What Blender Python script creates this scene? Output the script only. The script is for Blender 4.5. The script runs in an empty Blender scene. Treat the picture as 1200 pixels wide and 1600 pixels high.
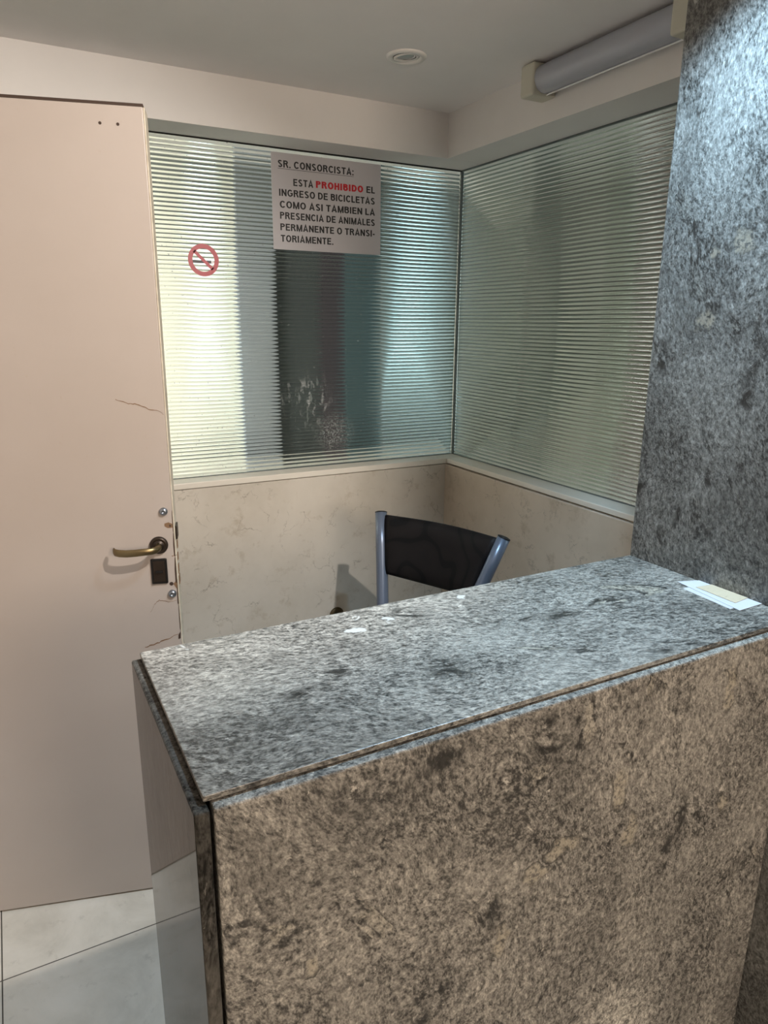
import bpy, bmesh, math, random
from mathutils import Vector, Matrix
random.seed(7)
S = bpy.context.scene
COL = S.collection

# ------------------------------------------------------------------ measured layout (metres)
F = 1099.47                                   # focal length in pixels of a 1200x1600 frame
CAM = Vector((-1.6061, -2.4476, 1.5903)); YAW, PITCH, ROLL = -0.4934, -0.263, 0.0085
ZC, ZS, ZG, ZJ = 2.3194, 2.1707, 1.041, 1.0186      # ceiling, soffit, glass foot, panel joint
BA, BB, GA, GB = -0.0698, -0.0755, 0.0838, 0.0926   # beam faces and glass planes
XL, XC, YF, YB, ZT = -1.4703, -0.4467, -1.7982, -1.421, 1.1071   # counter top slab
PX, PY, PZ = -1.4833, -1.8110, 1.0975               # counter side / front panel faces, panel top
DX, DY, DTH, DT, DZ = -1.2662, -0.6905, 0.276, 0.064, 2.04       # door latch corner, angle, thickness

# ------------------------------------------------------------------ camera, world, exposure
def axes():
    fw = Vector((math.sin(-YAW)*math.cos(PITCH), math.cos(-YAW)*math.cos(PITCH), math.sin(PITCH)))
    rt = Vector((math.cos(-YAW), -math.sin(-YAW), 0)); up = rt.cross(fw)
    c, s = math.cos(ROLL), math.sin(ROLL)
    return c*rt + s*up, -s*rt + c*up, fw
RT, UP, FW = axes()
cd = bpy.data.cameras.new('camera'); cam = bpy.data.objects.new('camera', cd); COL.objects.link(cam)
cd.sensor_fit = 'VERTICAL'; cd.sensor_height = 36.0; cd.lens = F/1600*36.0; cd.clip_start = 0.02
M3 = Matrix((RT, UP, -FW)).transposed()
cam.matrix_world = Matrix.Translation(CAM) @ M3.to_4x4()
S.camera = cam

S.view_settings.view_transform = 'Standard'; S.view_settings.look = 'None'
S.view_settings.gamma = 1.0; S.view_settings.use_curve_mapping = False
S.view_settings.exposure = 0.12
W = bpy.data.worlds.new('world'); S.world = W; W.use_nodes = True
W.node_tree.nodes['Background'].inputs[0].default_value = (0.75, 0.85, 1, 1)
W.node_tree.nodes['Background'].inputs[1].default_value = 0.3
try:
    S.cycles.use_denoising = True
    S.cycles.max_bounces = 14; S.cycles.transmission_bounces = 14; S.cycles.glossy_bounces = 5; S.cycles.diffuse_bounces = 5
    S.cycles.sample_clamp_indirect = 6.0
    S.cycles.blur_glossy = 0.5
except Exception:
    pass

# ------------------------------------------------------------------ lights
def aim(o, to):
    d = Vector(to) - o.location
    o.rotation_euler = d.to_track_quat('-Z', 'Y').to_euler()
def area(name, loc, to, sx, sy, power, col):
    l = bpy.data.lights.new(name, 'AREA'); l.shape = 'RECTANGLE'; l.size = sx; l.size_y = sy
    l.energy = power; l.color = col
    o = bpy.data.objects.new(name, l); COL.objects.link(o); o.location = loc; aim(o, to); return o
def spot(name, loc, to, power, col, ang, blend, rad):
    l = bpy.data.lights.new(name, 'SPOT'); l.energy = power; l.color = col
    l.spot_size = math.radians(ang); l.spot_blend = blend; l.shadow_soft_size = rad
    o = bpy.data.objects.new(name, l); COL.objects.link(o); o.location = loc; aim(o, to); return o
WARM = (1.0, 0.82, 0.66); COOL = (0.51, 0.77, 1.0)
area('lobby_entrance_light', (-0.90, -4.9, 1.95), (-1.1, 0, 1.85), 0.85, 0.7, 45, WARM)
spot('downlight_over_counter', (-0.655, -1.62, 2.31), (-0.66, -1.62, 0), 78, COOL, 104, 0.7, 0.03)
spot('downlight_lobby', (-0.74, -2.10, 2.31), (-1.45, -0.45, 1.27), 122, (1.0, 0.92, 0.84), 74, 0.7, 0.02)
_p = Vector((-0.81, -1.811, 0.40))
spot('front_panel_glow_spot', (-1.15, -4.6, 1.1), _p, 160, (1.0, 0.84, 0.66), 5.0, 1.0, 0.02)  # added narrow spot that makes the glow low on the front panel
# the hall beyond the ribbed glass
area('hall_daylight_fill', (-1.75, 0.75, 1.5), (-0.9, 1.4, 1.4), 0.9, 1.7, 36, (1.0, 0.98, 0.92))  # added area lamp in place of daylight, brightens the cream wall
area('hall_side_fill', (1.05, -1.30, 1.3), (1.2, 1.4, 0.7), 1.0, 1.4, 10, (0.88, 1.0, 0.94))  # added unseen fill lamp for the far hall walls, no window there
spot('hall_wall_downlight', (0.625, 1.19, 2.300), (0.665, 1.385, 1.80), 115, (0.66, 0.90, 1.0), 40, 0.2, 0.01)
spot('hall_pier_downlight', (-0.60, 1.325, 2.305), (-0.60, 1.39, 1.3), 120, (0.55, 0.82, 1.0), 26, 0.5, 0.01)

# ------------------------------------------------------------------ helpers: pixel rays (for measuring only), meshes
def ray(x, y): return (x-600)/F*RT - (y-800)/F*UP + FW
def hit(x, y, ax, val):
    d = ray(x, y); return CAM + d*((val-CAM[ax])/d[ax])
def link(name, me, mat=None, parent=None, smooth=False):
    o = bpy.data.objects.new(name, me); COL.objects.link(o)
    if mat is not None: me.materials.append(mat)
    if smooth:
        for p in me.polygons: p.use_smooth = True
    if parent is not None: o.parent = parent
    return o
def obj(name, bm, mat=None, parent=None, smooth=False):
    bmesh.ops.recalc_face_normals(bm, faces=bm.faces)
    me = bpy.data.meshes.new(name); bm.to_mesh(me); bm.free()
    return link(name, me, mat, parent, smooth)
def tag(o, label=None, cat=None, group=None, kind=None):
    if label: o['label'] = label
    if cat: o['category'] = cat
    if group: o['group'] = group
    if kind: o['kind'] = kind
    return o
def empty(name, loc, rz=0.0):
    o = bpy.data.objects.new(name, None); COL.objects.link(o); o.location = loc; o.rotation_euler = (0, 0, rz)
    o.empty_display_size = 0.05; return o
def struct(o, label, cat): return tag(o, label, cat, kind='structure')
def box(bm, a, b, bev=0.0, seg=2):
    n0 = len(bm.verts)
    r = bmesh.ops.create_cube(bm, size=1.0)
    vs = r['verts']
    for v in vs:
        v.co = Vector(((a[0]+b[0])/2 + v.co.x*(b[0]-a[0]), (a[1]+b[1])/2 + v.co.y*(b[1]-a[1]), (a[2]+b[2])/2 + v.co.z*(b[2]-a[2])))
    if bev > 0:
        es = list({e for v in vs for e in v.link_edges})
        bmesh.ops.bevel(bm, geom=es, offset=bev, segments=seg, affect='EDGES', profile=0.5)
    return vs
def bx(a, b, bev=0.0, seg=2):
    bm = bmesh.new(); box(bm, a, b, bev, seg); return bm
def lathe(bm, prof, n=32, M=None):
    """prof: list of (r, h); axis +Z, transformed by M"""
    M = M or Matrix.Identity(4); rings = []
    for r, h in prof:
        if r < 1e-6: rings.append([bm.verts.new(M @ Vector((0, 0, h)))])
        else: rings.append([bm.verts.new(M @ Vector((r*math.cos(2*math.pi*k/n), r*math.sin(2*math.pi*k/n), h))) for k in range(n)])
    for A, B in zip(rings, rings[1:]):
        for k in range(n):
            a, b = A[k % len(A)], A[(k+1) % len(A)]; c, d = B[(k+1) % len(B)], B[k % len(B)]
            vs = []
            for v in (a, b, c, d):
                if v not in vs: vs.append(v)
            if len(vs) >= 3: bm.faces.new(vs)
    return rings
def tube(bm, path, ra, rb=None, n=16, up=Vector((0, 0, 1)), caps=True):
    """sweep an ellipse ra (sideways) x rb (along up) along path; ra, rb may be lists"""
    pts = [Vector(p) for p in path]; rings = []
    for i, p in enumerate(pts):
        t = (pts[min(i+1, len(pts)-1)] - pts[max(i-1, 0)]).normalized()
        s = t.cross(up); s = s.normalized() if s.length > 1e-4 else Vector((1, 0, 0)); u = s.cross(t).normalized()
        a = ra[i] if isinstance(ra, (list, tuple)) else ra
        b = a if rb is None else (rb[i] if isinstance(rb, (list, tuple)) else rb)
        rings.append([bm.verts.new(p + s*(a*math.cos(2*math.pi*k/n)) + u*(b*math.sin(2*math.pi*k/n))) for k in range(n)])
    for A, B in zip(rings, rings[1:]):
        for k in range(n): bm.faces.new((A[k], A[(k+1) % n], B[(k+1) % n], B[k]))
    if caps: bm.faces.new(rings[0][::-1]); bm.faces.new(rings[-1])
    return rings
def prism(bm, poly, o, U, V, N, t):
    """flat polygon in plane (o; U, V) with thickness t along N"""
    a = [bm.verts.new(o + U*p[0] + V*p[1]) for p in poly]; b = [bm.verts.new(o + U*p[0] + V*p[1] + N*t) for p in poly]
    bm.faces.new(a[::-1]); bm.faces.new(b)
    for i in range(len(poly)):
        j = (i+1) % len(poly); bm.faces.new((a[i], a[j], b[j], b[i]))

# ------------------------------------------------------------------ materials
def mat(name, col=(0.8, 0.8, 0.8), rough=0.5, metal=0.0, spec=0.5):
    m = bpy.data.materials.new(name); m.use_nodes = True
    b = m.node_tree.nodes['Principled BSDF']
    b.inputs['Base Color'].default_value = (*col, 1); b.inputs['Roughness'].default_value = rough
    b.inputs['Metallic'].default_value = metal; b.inputs['Specular IOR Level'].default_value = spec
    return m
class NT:
    def __init__(s, m): s.t = m.node_tree; s.n = s.t.nodes; s.l = s.t.links; s.b = s.n['Principled BSDF']
    def new(s, typ, **kw):
        n = s.n.new(typ)
        for k, v in kw.items():
            if hasattr(n, k): setattr(n, k, v)
        return n
    def coords(s, rot=(0, 0, 0), sc=(1, 1, 1), loc=(0, 0, 0), src=None):
        m = s.new('ShaderNodeMapping'); m.inputs['Rotation'].default_value = rot; m.inputs['Scale'].default_value = sc; m.inputs['Location'].default_value = loc
        if src is None:
            c = s.new('ShaderNodeTexCoord'); src = c.outputs['Object']
        s.l.new(src, m.inputs['Vector']); return m.outputs['Vector']
    def noise(s, vec, scale, detail=4, rough=0.5, dist=0.0):
        n = s.new('ShaderNodeTexNoise'); s.l.new(vec, n.inputs['Vector'])
        n.inputs['Scale'].default_value = scale; n.inputs['Detail'].default_value = detail
        n.inputs['Roughness'].default_value = rough; n.inputs['Distortion'].default_value = dist
        return n.outputs['Fac']
    def voro(s, vec, scale, feature='F1', rand=1.0):
        n = s.new('ShaderNodeTexVoronoi'); n.feature = feature; s.l.new(vec, n.inputs['Vector'])
        n.inputs['Scale'].default_value = scale; n.inputs['Randomness'].default_value = rand
        return n
    def ramp(s, fac, stops, interp='LINEAR'):
        r = s.new('ShaderNodeValToRGB'); r.color_ramp.interpolation = interp; e = r.color_ramp.elements
        while len(e) < len(stops): e.new(0.5)
        for i, (p, c) in enumerate(stops):
            e[i].position = p; e[i].color = (*c, 1) if len(c) == 3 else c
        s.l.new(fac, r.inputs['Fac']); return r.outputs['Color']
    def mix(s, fac, a, b, mode='MIX'):
        n = s.new('ShaderNodeMix'); n.data_type = 'RGBA'; n.blend_type = mode
        for v, i in ((fac, 0), (a, 6), (b, 7)):
            if isinstance(v, (int, float)): n.inputs[i].default_value = v
            elif isinstance(v, tuple): n.inputs[i].default_value = (*v, 1)
            else: s.l.new(v, n.inputs[i])
        return n.outputs[2]
    def math(s, op, a, b=0.0):
        n = s.new('ShaderNodeMath'); n.operation = op
        for i, v in enumerate((a, b)):
            if isinstance(v, (int, float)): n.inputs[i].default_value = v
            else: s.l.new(v, n.inputs[i])
        return n.outputs[0]
    def bump(s, h, strength, dist):
        n = s.new('ShaderNodeBump'); n.inputs['Strength'].default_value = strength; n.inputs['Distance'].default_value = dist
        s.l.new(h, n.inputs['Height']); s.l.new(n.outputs[0], s.b.inputs['Normal'])
    def base(s, c): s.l.new(c, s.b.inputs['Base Color'])
BW = lambda v: (v, v, v)

def granite(name, rot, grain, rough=0.3, bump=0.25, seed=0.0, tint=(1, 1, 1), dark=1.0, fine=1.0, lo=0.30, pods=0.6, flecks=0.0, con=1.0, marks=()):
    """foliated grey granite: short grains, dark mica flakes, a few pale pods; grain = axis scales of the stretched noise"""
    m = mat(name, rough=rough); N = NT(m)
    base = N.coords(rot=rot, loc=(seed, seed*.7, seed*1.3))
    wob = N.new('ShaderNodeTexNoise'); N.l.new(base, wob.inputs['Vector']); wob.inputs['Scale'].default_value = 3.0; wob.inputs['Detail'].default_value = 3
    add = N.new('ShaderNodeVectorMath'); add.operation = 'MULTIPLY_ADD'
    N.l.new(wob.outputs['Color'], add.inputs[0]); add.inputs[1].default_value = (0.10, 0.10, 0.10); N.l.new(base, add.inputs[2])
    flow = add.outputs[0]
    st = N.coords(sc=grain, src=flow)
    g1 = N.noise(st, 95*fine, 4, 0.62, 0.3)
    g2 = N.noise(st, 260*fine, 3, 0.6, 0.1)
    big = N.noise(N.coords(sc=(.5+.5*grain[0], .5+.5*grain[1], .5+.5*grain[2]), src=flow), 5.0, 5, 0.6, 0.5)
    v = N.math('ADD', N.math('MULTIPLY', g1, 0.58), N.math('MULTIPLY', g2, 0.42))
    v = N.math('ADD', v, N.math('MULTIPLY', N.math('SUBTRACT', big, 0.5), lo))
    d = dark; con_ = 1/con
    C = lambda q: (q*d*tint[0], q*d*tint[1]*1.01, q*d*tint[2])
    c = N.ramp(v, [(.5-.155*con_, C(.040)), (.5-.075*con_, C(.120)), (0.50, C(.235)), (.5+.085*con_, C(.35)), (.5+.20*con_, C(.58))])
    # broad darker and lighter drifts of the stone
    dr = N.noise(N.coords(sc=grain, src=flow, loc=(7, 1, 4)), 4.2, 4, 0.6, 1.0)
    c = N.mix(N.ramp(dr, [(0.50, BW(0)), (0.66, BW(.42))]), c, C(.085))
    c = N.mix(N.ramp(dr, [(0.33, BW(.22)), (0.48, BW(0))]), c, C(.50))
    # pale lens-shaped pods, rimmed by dark mica
    pn = N.noise(st, 6.0, 4, 0.62, 1.8)
    pod = N.math('MULTIPLY', N.ramp(pn, [(0.655, BW(0)), (0.672, BW(1))]), pods)
    c = N.mix(pod, c, N.mix(N.ramp(v, [(.40, BW(0)), (.58, BW(1))]), C(.07), (0.62*d, 0.57*d, 0.45*d)))
    vein = N.ramp(pn, [(0.600, BW(0)), (0.635, BW(1)), (0.650, BW(1)), (0.666, BW(0))])
    vmask = N.ramp(N.noise(st, 60, 5, 0.7, .6), [(0.46, BW(0)), (0.56, BW(1))])
    c = N.mix(N.math('MULTIPLY', N.math('MULTIPLY', vein, vmask), 0.9), c, C(.020))
    fl = N.noise(st, 46*fine, 6, 0.72, 0.8)
    fm = N.ramp(N.noise(flow, 8, 4, .6), [(.45, BW(.2)), (.62, BW(1))])
    c = N.mix(N.math('MULTIPLY', fm, N.ramp(fl, [(0.62, BW(0)), (0.67, BW(0.9))])), c, C(.020))
    wf = N.noise(N.coords(sc=grain, src=flow, loc=(3, 5, 1)), 52*fine, 5, 0.7, 0.5)
    c = N.mix(N.ramp(wf, [(0.645, BW(0)), (0.685, BW(0.8))]), c, C(.66))
    pk = N.math('MULTIPLY', N.ramp(N.noise(st, 15, 4, .65, 1.0), [(0.70, BW(0)), (0.72, BW(1))]), flecks)
    c = N.mix(pk, c, (.66, .67, .64))
    # individual inclusions of this slab: (kind, centre, half sizes)
    if marks:
        wn = N.new('ShaderNodeTexNoise'); raw = N.coords(); N.l.new(raw, wn.inputs['Vector']); wn.inputs['Scale'].default_value = 28; wn.inputs['Detail'].default_value = 4
        wa = N.new('ShaderNodeVectorMath'); wa.operation = 'MULTIPLY_ADD'; N.l.new(wn.outputs['Color'], wa.inputs[0]); wa.inputs[1].default_value = (.05, .05, .05); N.l.new(raw, wa.inputs[2])
        for kind, cen, hs in marks:
            sb = N.new('ShaderNodeVectorMath'); sb.operation = 'SUBTRACT'; N.l.new(wa.outputs[0], sb.inputs[0]); sb.inputs[1].default_value = [q + .025 for q in cen]
            dv = N.new('ShaderNodeVectorMath'); dv.operation = 'DIVIDE'; N.l.new(sb.outputs[0], dv.inputs[0]); dv.inputs[1].default_value = hs
            ln = N.new('ShaderNodeVectorMath'); ln.operation = 'LENGTH'; N.l.new(dv.outputs[0], ln.inputs[0]); L = ln.outputs['Value']
            if kind == 'white':
                c = N.mix(N.ramp(L, [(.75, BW(.9)), (1.0, BW(0))]), c, (.64, .66, .64))
            elif kind == 'dark':
                k = N.math('MULTIPLY', N.ramp(L, [(.35, BW(1)), (1.0, BW(0))]), N.ramp(N.noise(st, 42, 5, .7, .8), [(.44, BW(0)), (.54, BW(1))]))
                c = N.mix(N.math('MULTIPLY', k, .92), c, C(.022))
            else:
                gr = N.ramp(N.noise(raw, 120, 4, .7), [(.40, BW(0)), (.52, BW(1))])
                c = N.mix(N.math('MULTIPLY', N.ramp(L, [(.55, BW(.62)), (1.05, BW(0))]), N.math('ADD', .75, N.math('MULTIPLY', v, .6))), c, N.mix(gr, C(.085), (.54*d, .49*d, .385*d)))
                rim = N.math('MULTIPLY', N.ramp(L, [(.70, BW(0)), (.95, BW(1)), (1.05, BW(1)), (1.4, BW(0))]), N.ramp(N.noise(raw, 40, 4, .6), [(.46, BW(0)), (.58, BW(1))]))
                c = N.mix(N.math('MULTIPLY', rim, .75), c, C(.03))
    N.base(c)
    hb = N.math('ADD', v, N.math('MULTIPLY', fl, -0.6))
    N.bump(hb, bump, 0.003)
    N.l.new(N.ramp(g1, [(0.3, BW(min(1, rough*1.3))), (0.7, BW(rough*.85))]), N.b.inputs['Roughness'])
    return m
GT_ = (1.06, 1.0, 0.90)
def mk(ax, val, items):
    """inclusions placed by where they lie on the slab: pixel of the photograph and half sizes along the two slab axes"""
    out = []
    for kind, x, y, a_, b_ in items:
        q = hit(x, y, ax, val); h = [a_, b_]; h.insert(ax, 1.0); out.append((kind, tuple(q), tuple(h)))
    return out
TOPM = mk(2, ZT, [('white', 553, 984, .016, .014), ('white', 605, 968, .010, .008), ('white', 721, 933, .010, .012), ('dark', 640, 958, .055, .04), ('dark', 925, 1020, .034, .055),
                  ('dark', 700, 1042, .035, .05), ('dark', 880, 960, .05, .03), ('dark', 525, 1050, .03, .03), ('dark', 480, 1080, .05, .02), ('dark', 1040, 1010, .04, .02), ('dark', 1080, 1005, .02, .02)])
FRONTM = mk(1, PY, [('pod', 968, 1235, .022, .042), ('pod', 985, 1300, .016, .040), ('pod', 1128, 1250, .012, .026), ('pod', 1142, 1075, .013, .050), ('pod', 880, 1325, .034, .020), ('pod', 840, 1365, .026, .016),
                    ('pod', 780, 1475, .012, .034), ('pod', 490, 1512, .014, .018), ('dark', 850, 1150, .03, .045), ('dark', 1040, 1330, .018, .05), ('dark', 1065, 1280, .012, .07), ('dark', 770, 1420, .02, .06), ('dark', 660, 1590, .02, .03), ('dark', 690, 1180, .05, .03)])
COLM = mk(0, XC, [('pod', 1160, 378, .018, .022), ('pod', 1120, 392, .012, .016), ('pod', 1100, 500, .022, .018), ('dark', 1065, 685, .022, .035), ('dark', 1035, 560, .02, .05), ('dark', 1110, 745, .016, .03), ('dark', 1060, 810, .020, .05), ('dark', 1030, 850, .014, .04),
                  ('dark', 1180, 560, .02, .05), ('dark', 1165, 620, .016, .04), ('dark', 1000, 760, .02, .03), ('dark', 1120, 480, .02, .02), ('dark', 1085, 810, .014, .03)])
g_top = granite('granite_top', (0, 0, 0.30), (0.50, 1, 1), rough=0.30, bump=0.2, seed=1.3, fine=1.6, tint=GT_, lo=.24, flecks=.8, con=1.35, marks=TOPM)
g_front = granite('granite_front', (0, 0.36, 0), (1, 1, 0.66), rough=0.5, bump=1.0, seed=4.1, fine=1.35, lo=0.25, tint=GT_, con=1.3, marks=FRONTM, pods=0.3)
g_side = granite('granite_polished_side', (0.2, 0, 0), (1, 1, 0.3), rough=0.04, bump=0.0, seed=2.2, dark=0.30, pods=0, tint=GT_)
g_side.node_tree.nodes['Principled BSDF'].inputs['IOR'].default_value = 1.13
g_col = granite('granite_column', (0.28, 0, 0), (1, 1, 0.62), rough=0.33, bump=0.25, seed=7.9, lo=0.26, fine=1.5, tint=(1, 1, 0.95), dark=.60, con=1.3, marks=COLM, pods=.12)

def marble(name, seed=0.0, tint=(1, 1, 1)):
    m = mat(name, rough=0.35); N = NT(m)
    v = N.coords(loc=(seed, seed, seed))
    n1 = N.noise(v, 3.0, 5, 0.6)
    c = N.ramp(n1, [(0.3, (0.58*tint[0], 0.535*tint[1], 0.46*tint[2])), (0.55, (0.69*tint[0], 0.645*tint[1], 0.575*tint[2])), (0.75, (0.75*tint[0], 0.705*tint[1], 0.63*tint[2]))])
    w = N.new('ShaderNodeTexNoise'); N.l.new(v, w.inputs['Vector']); w.inputs['Scale'].default_value = 9; w.inputs['Detail'].default_value = 6; w.inputs['Roughness'].default_value = .65
    ad = N.new('ShaderNodeVectorMath'); ad.operation = 'MULTIPLY_ADD'; N.l.new(w.outputs['Color'], ad.inputs[0]); ad.inputs[1].default_value = (.14, .14, .14); N.l.new(v, ad.inputs[2])
    vo = N.voro(ad.outputs[0], 11, 'DISTANCE_TO_EDGE')
    line = N.ramp(vo.outputs['Distance'], [(0.0, BW(1)), (0.022, BW(0))])
    msk = N.ramp(N.noise(v, 14, 4, 0.6), [(0.50, BW(0)), (0.66, BW(1))])
    c = N.mix(N.math('MULTIPLY', N.math('MULTIPLY', line, msk), 0.6), c, (0.17, 0.14, 0.10))
    st = N.ramp(N.noise(N.coords(loc=(seed+4, 2, 1)), 11, 5, 0.7), [(0.57, BW(0)), (0.74, BW(1))])
    c = N.mix(N.math('MULTIPLY', st, 0.5), c, (0.34, 0.26, 0.16))
    N.base(c); return m
m_marble = marble('beige_marble', 0.4)
m_marble_r = marble('beige_marble_right', 3.3, (0.96, 0.885, 0.815))
def plaster(name, col, mott=0.05, rough=0.75, bmp=0.05):
    m = mat(name, col, rough, spec=0.3); N = NT(m); v = N.coords()
    n = N.noise(v, 5, 5, 0.6)
    N.base(N.mix(n, tuple(c*(1-mott) for c in col), tuple(min(1, c*(1+mott)) for c in col)))
    N.bump(N.noise(v, 90, 3, 0.6), bmp, 0.002); return m
m_white = plaster('white_plaster', (0.79, 0.765, 0.745))
m_ceil = plaster('ceiling_paint', (0.88, 0.85, 0.84))
m_sill = plaster('sill_stone', (0.83, 0.79, 0.71), rough=0.35)  # tone raised to carry the glow of hall light on the sills
# painted door: pinkish cream with faint grime low down and around the lock
m_door = mat('door_paint', rough=0.42); N = NT(m_door); v = N.coords()
c = N.ramp(N.noise(v, 2.2, 4, 0.55), [(0.3, (0.43, 0.37, 0.328)), (0.7, (0.47, 0.41, 0.368))])
c = N.mix(N.ramp(N.noise(N.coords(sc=(1, 1, .4)), 60, 4, 0.7), [(0.66, BW(0)), (0.8, BW(.4))]), c, (0.38, 0.29, 0.21))
N.base(c); N.bump(N.noise(v, 45, 3, 0.6), 0.03, 0.002)
m_lip = mat('door_edge_paint', rough=0.5); N = NT(m_lip)
c = N.ramp(N.noise(N.coords(), 30, 5, 0.7), [(0.35, (0.50, 0.44, 0.34)), (0.6, (0.66, 0.60, 0.49))]); N.base(c)
m_bare = mat('bare_brown_wood', (0.05, 0.028, 0.018), 0.7)
m_bare2 = mat('chipped_wood', (0.20, 0.115, 0.06), 0.75)
m_bronze = mat('aged_bronze', (0.22, 0.165, 0.085), 0.36, 0.9)
m_bronze_d = mat('dark_bronze', (0.050, 0.036, 0.027), 0.4, 0.7)
m_black = mat('black_metal', (0.012, 0.010, 0.009), 0.4, 0.3)
m_steel = mat('blued_steel', (0.28, 0.30, 0.33), 0.35, 0.9)
m_gap = mat('dark_joint', (0.012, 0.010, 0.009), 0.9)
# floor: pale grey porcelain tiles with thin dark joints
m_floor = mat('porcelain_tile', rough=0.42); N = NT(m_floor); v = N.coords()
c = N.ramp(N.noise(v, 4.5, 6, 0.65, 0.5), [(0.3, (0.50, 0.465, 0.40)), (0.52, (0.64, 0.60, 0.525)), (0.72, (0.71, 0.67, 0.60))])
c = N.mix(N.ramp(N.noise(N.coords(loc=(1, 2, 3)), 22, 5, 0.7), [(0.58, BW(0)), (0.75, BW(.4))]), c, (0.27, 0.24, 0.20))
sep = N.new('ShaderNodeSeparateXYZ'); N.l.new(v, sep.inputs[0])
def joint(sock, off, pitch=0.6):
    a = N.math('ADD', sock, -off + 60.0); f = N.math('MODULO', a, pitch); f = N.math('SUBTRACT', f, pitch/2)
    return N.math('GREATER_THAN', N.math('ABSOLUTE', f), pitch/2 - 0.0016)
j = N.math('MAXIMUM', joint(sep.outputs['X'], -1.7778), joint(sep.outputs['Y'], -0.7816))
N.base(N.mix(j, c, (0.06, 0.054, 0.045)))

# ribbed glass: greenish, clear
def glass(name, smudge):
    m = mat(name, (0.93, 0.98, 0.96), 0.035); N = NT(m); b = N.b
    b.inputs['Transmission Weight'].default_value = 1.0; b.inputs['IOR'].default_value = 1.5
    if smudge:                                   # hand smears and dried specks on the pane
        v = N.coords()
        def blob(c, r):
            d = N.new('ShaderNodeVectorMath'); d.operation = 'DISTANCE'; N.l.new(v, d.inputs[0]); d.inputs[1].default_value = c
            return N.ramp(N.math('DIVIDE', d.outputs['Value'], r), [(0.3, BW(1)), (1.0, BW(0))])
        st = N.ramp(N.noise(N.coords(sc=(1, 1, .3)), 75, 4, .65, .3), [(0.55, BW(0)), (0.64, BW(1))])
        gr = N.ramp(N.noise(v, 190, 3, .6), [(0.52, BW(0)), (0.62, BW(1))])
        k = N.math('MULTIPLY', st, blob((-0.58, GA, 1.30), .13))
        k = N.math('MAXIMUM', k, N.math('MULTIPLY', gr, blob((-0.47, GA, 1.17), .10)))
        k = N.math('MAXIMUM', k, N.ramp(N.noise(v, 110, 2, .5), [(0.715, BW(0)), (0.735, BW(.8))]))
        mx = N.new('ShaderNodeMixShader'); df = N.new('ShaderNodeBsdfDiffuse'); df.inputs['Color'].default_value = (.75, .78, .78, 1)
        out = [n for n in N.n if n.type == 'OUTPUT_MATERIAL'][0]
        N.l.new(N.math('MULTIPLY', k, .42), mx.inputs[0]); N.l.new(b.outputs[0], mx.inputs[1]); N.l.new(df.outputs[0], mx.inputs[2]); N.l.new(mx.outputs[0], out.inputs['Surface'])
    return m
m_glass = glass('ribbed_glass', False); m_glass_s = glass('ribbed_glass_smudged', True)
m_seal = mat('grey_silicone', (0.10, 0.125, 0.125), 0.5)

# ------------------------------------------------------------------ room shell
o = obj('floor', bx((-3.4, -6.2, -0.1), (2.2, 1.7, 0)), m_floor); struct(o, 'pale grey porcelain tile floor with thin dark joints', 'floor')
o = obj('ceiling', bx((-3.4, -6.2, ZC), (2.2, 0.2, ZC+0.12)), m_ceil); struct(o, 'smooth grey-white plaster ceiling', 'ceiling')
o = obj('wall_back', bx((-1.85, 0, 0), (GB+0.05, 0.17, ZJ-0.0015)), m_marble); struct(o, 'low beige marble wall under the wider ribbed glass, stained and finely cracked', 'wall')
o = obj('wall_right', bx((0, YB, 0), (0.17, -0.0005, ZJ-0.0015), 0.002), m_marble_r); struct(o, 'low beige marble wall below the glass beside the granite pillar', 'wall')
o = obj('trim_1', bx((-1.85, -0.001, ZJ+0.0005), (GB+0.0, 0.19, ZG), 0.003), m_sill); struct(o, 'cream stone sill under the wider ribbed glass', 'sill')
o = obj('trim_2', bx((0.006, YB, ZJ+0.003), (0.19, -0.003, ZG), 0.003), m_sill); struct(o, 'cream stone sill under the ribbed glass next to the granite pillar', 'sill')
o = obj('trim_3', bx((-1.85, BA, ZS), (0.24, 0.20, ZC+0.01)), m_white); struct(o, 'white plastered beam over the wider ribbed glass and door', 'beam')
o = obj('trim_4', bx((BB, YB-0.05, ZS+0.0004), (0.24, BA, ZC+0.01)), m_white); struct(o, 'white plastered beam carrying the fluorescent lamp', 'beam')
o = obj('wall_left', bx((-2.00, -1.45, 0), (-1.85, 1.6, ZC)), m_white); struct(o, 'white wall on the hinge side of the door', 'wall')
o = obj('granite_pillar', bx((XC, -6.1, 0), (0.35, YB, ZC+0.005), 0.002), g_col); struct(o, 'tall grey granite clad pillar at the end of the counter', 'pillar')
o = obj('wall_lobby', bx((-3.4, -6.2, 0), (XC, -6.05, ZC)), m_white); struct(o, 'white lobby wall behind the viewer', 'wall')
o = obj('wall_lobby_side', bx((-3.4, -6.05, 0), (-3.25, 1.6, ZC)), m_white); struct(o, 'white lobby side wall', 'wall')
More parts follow.
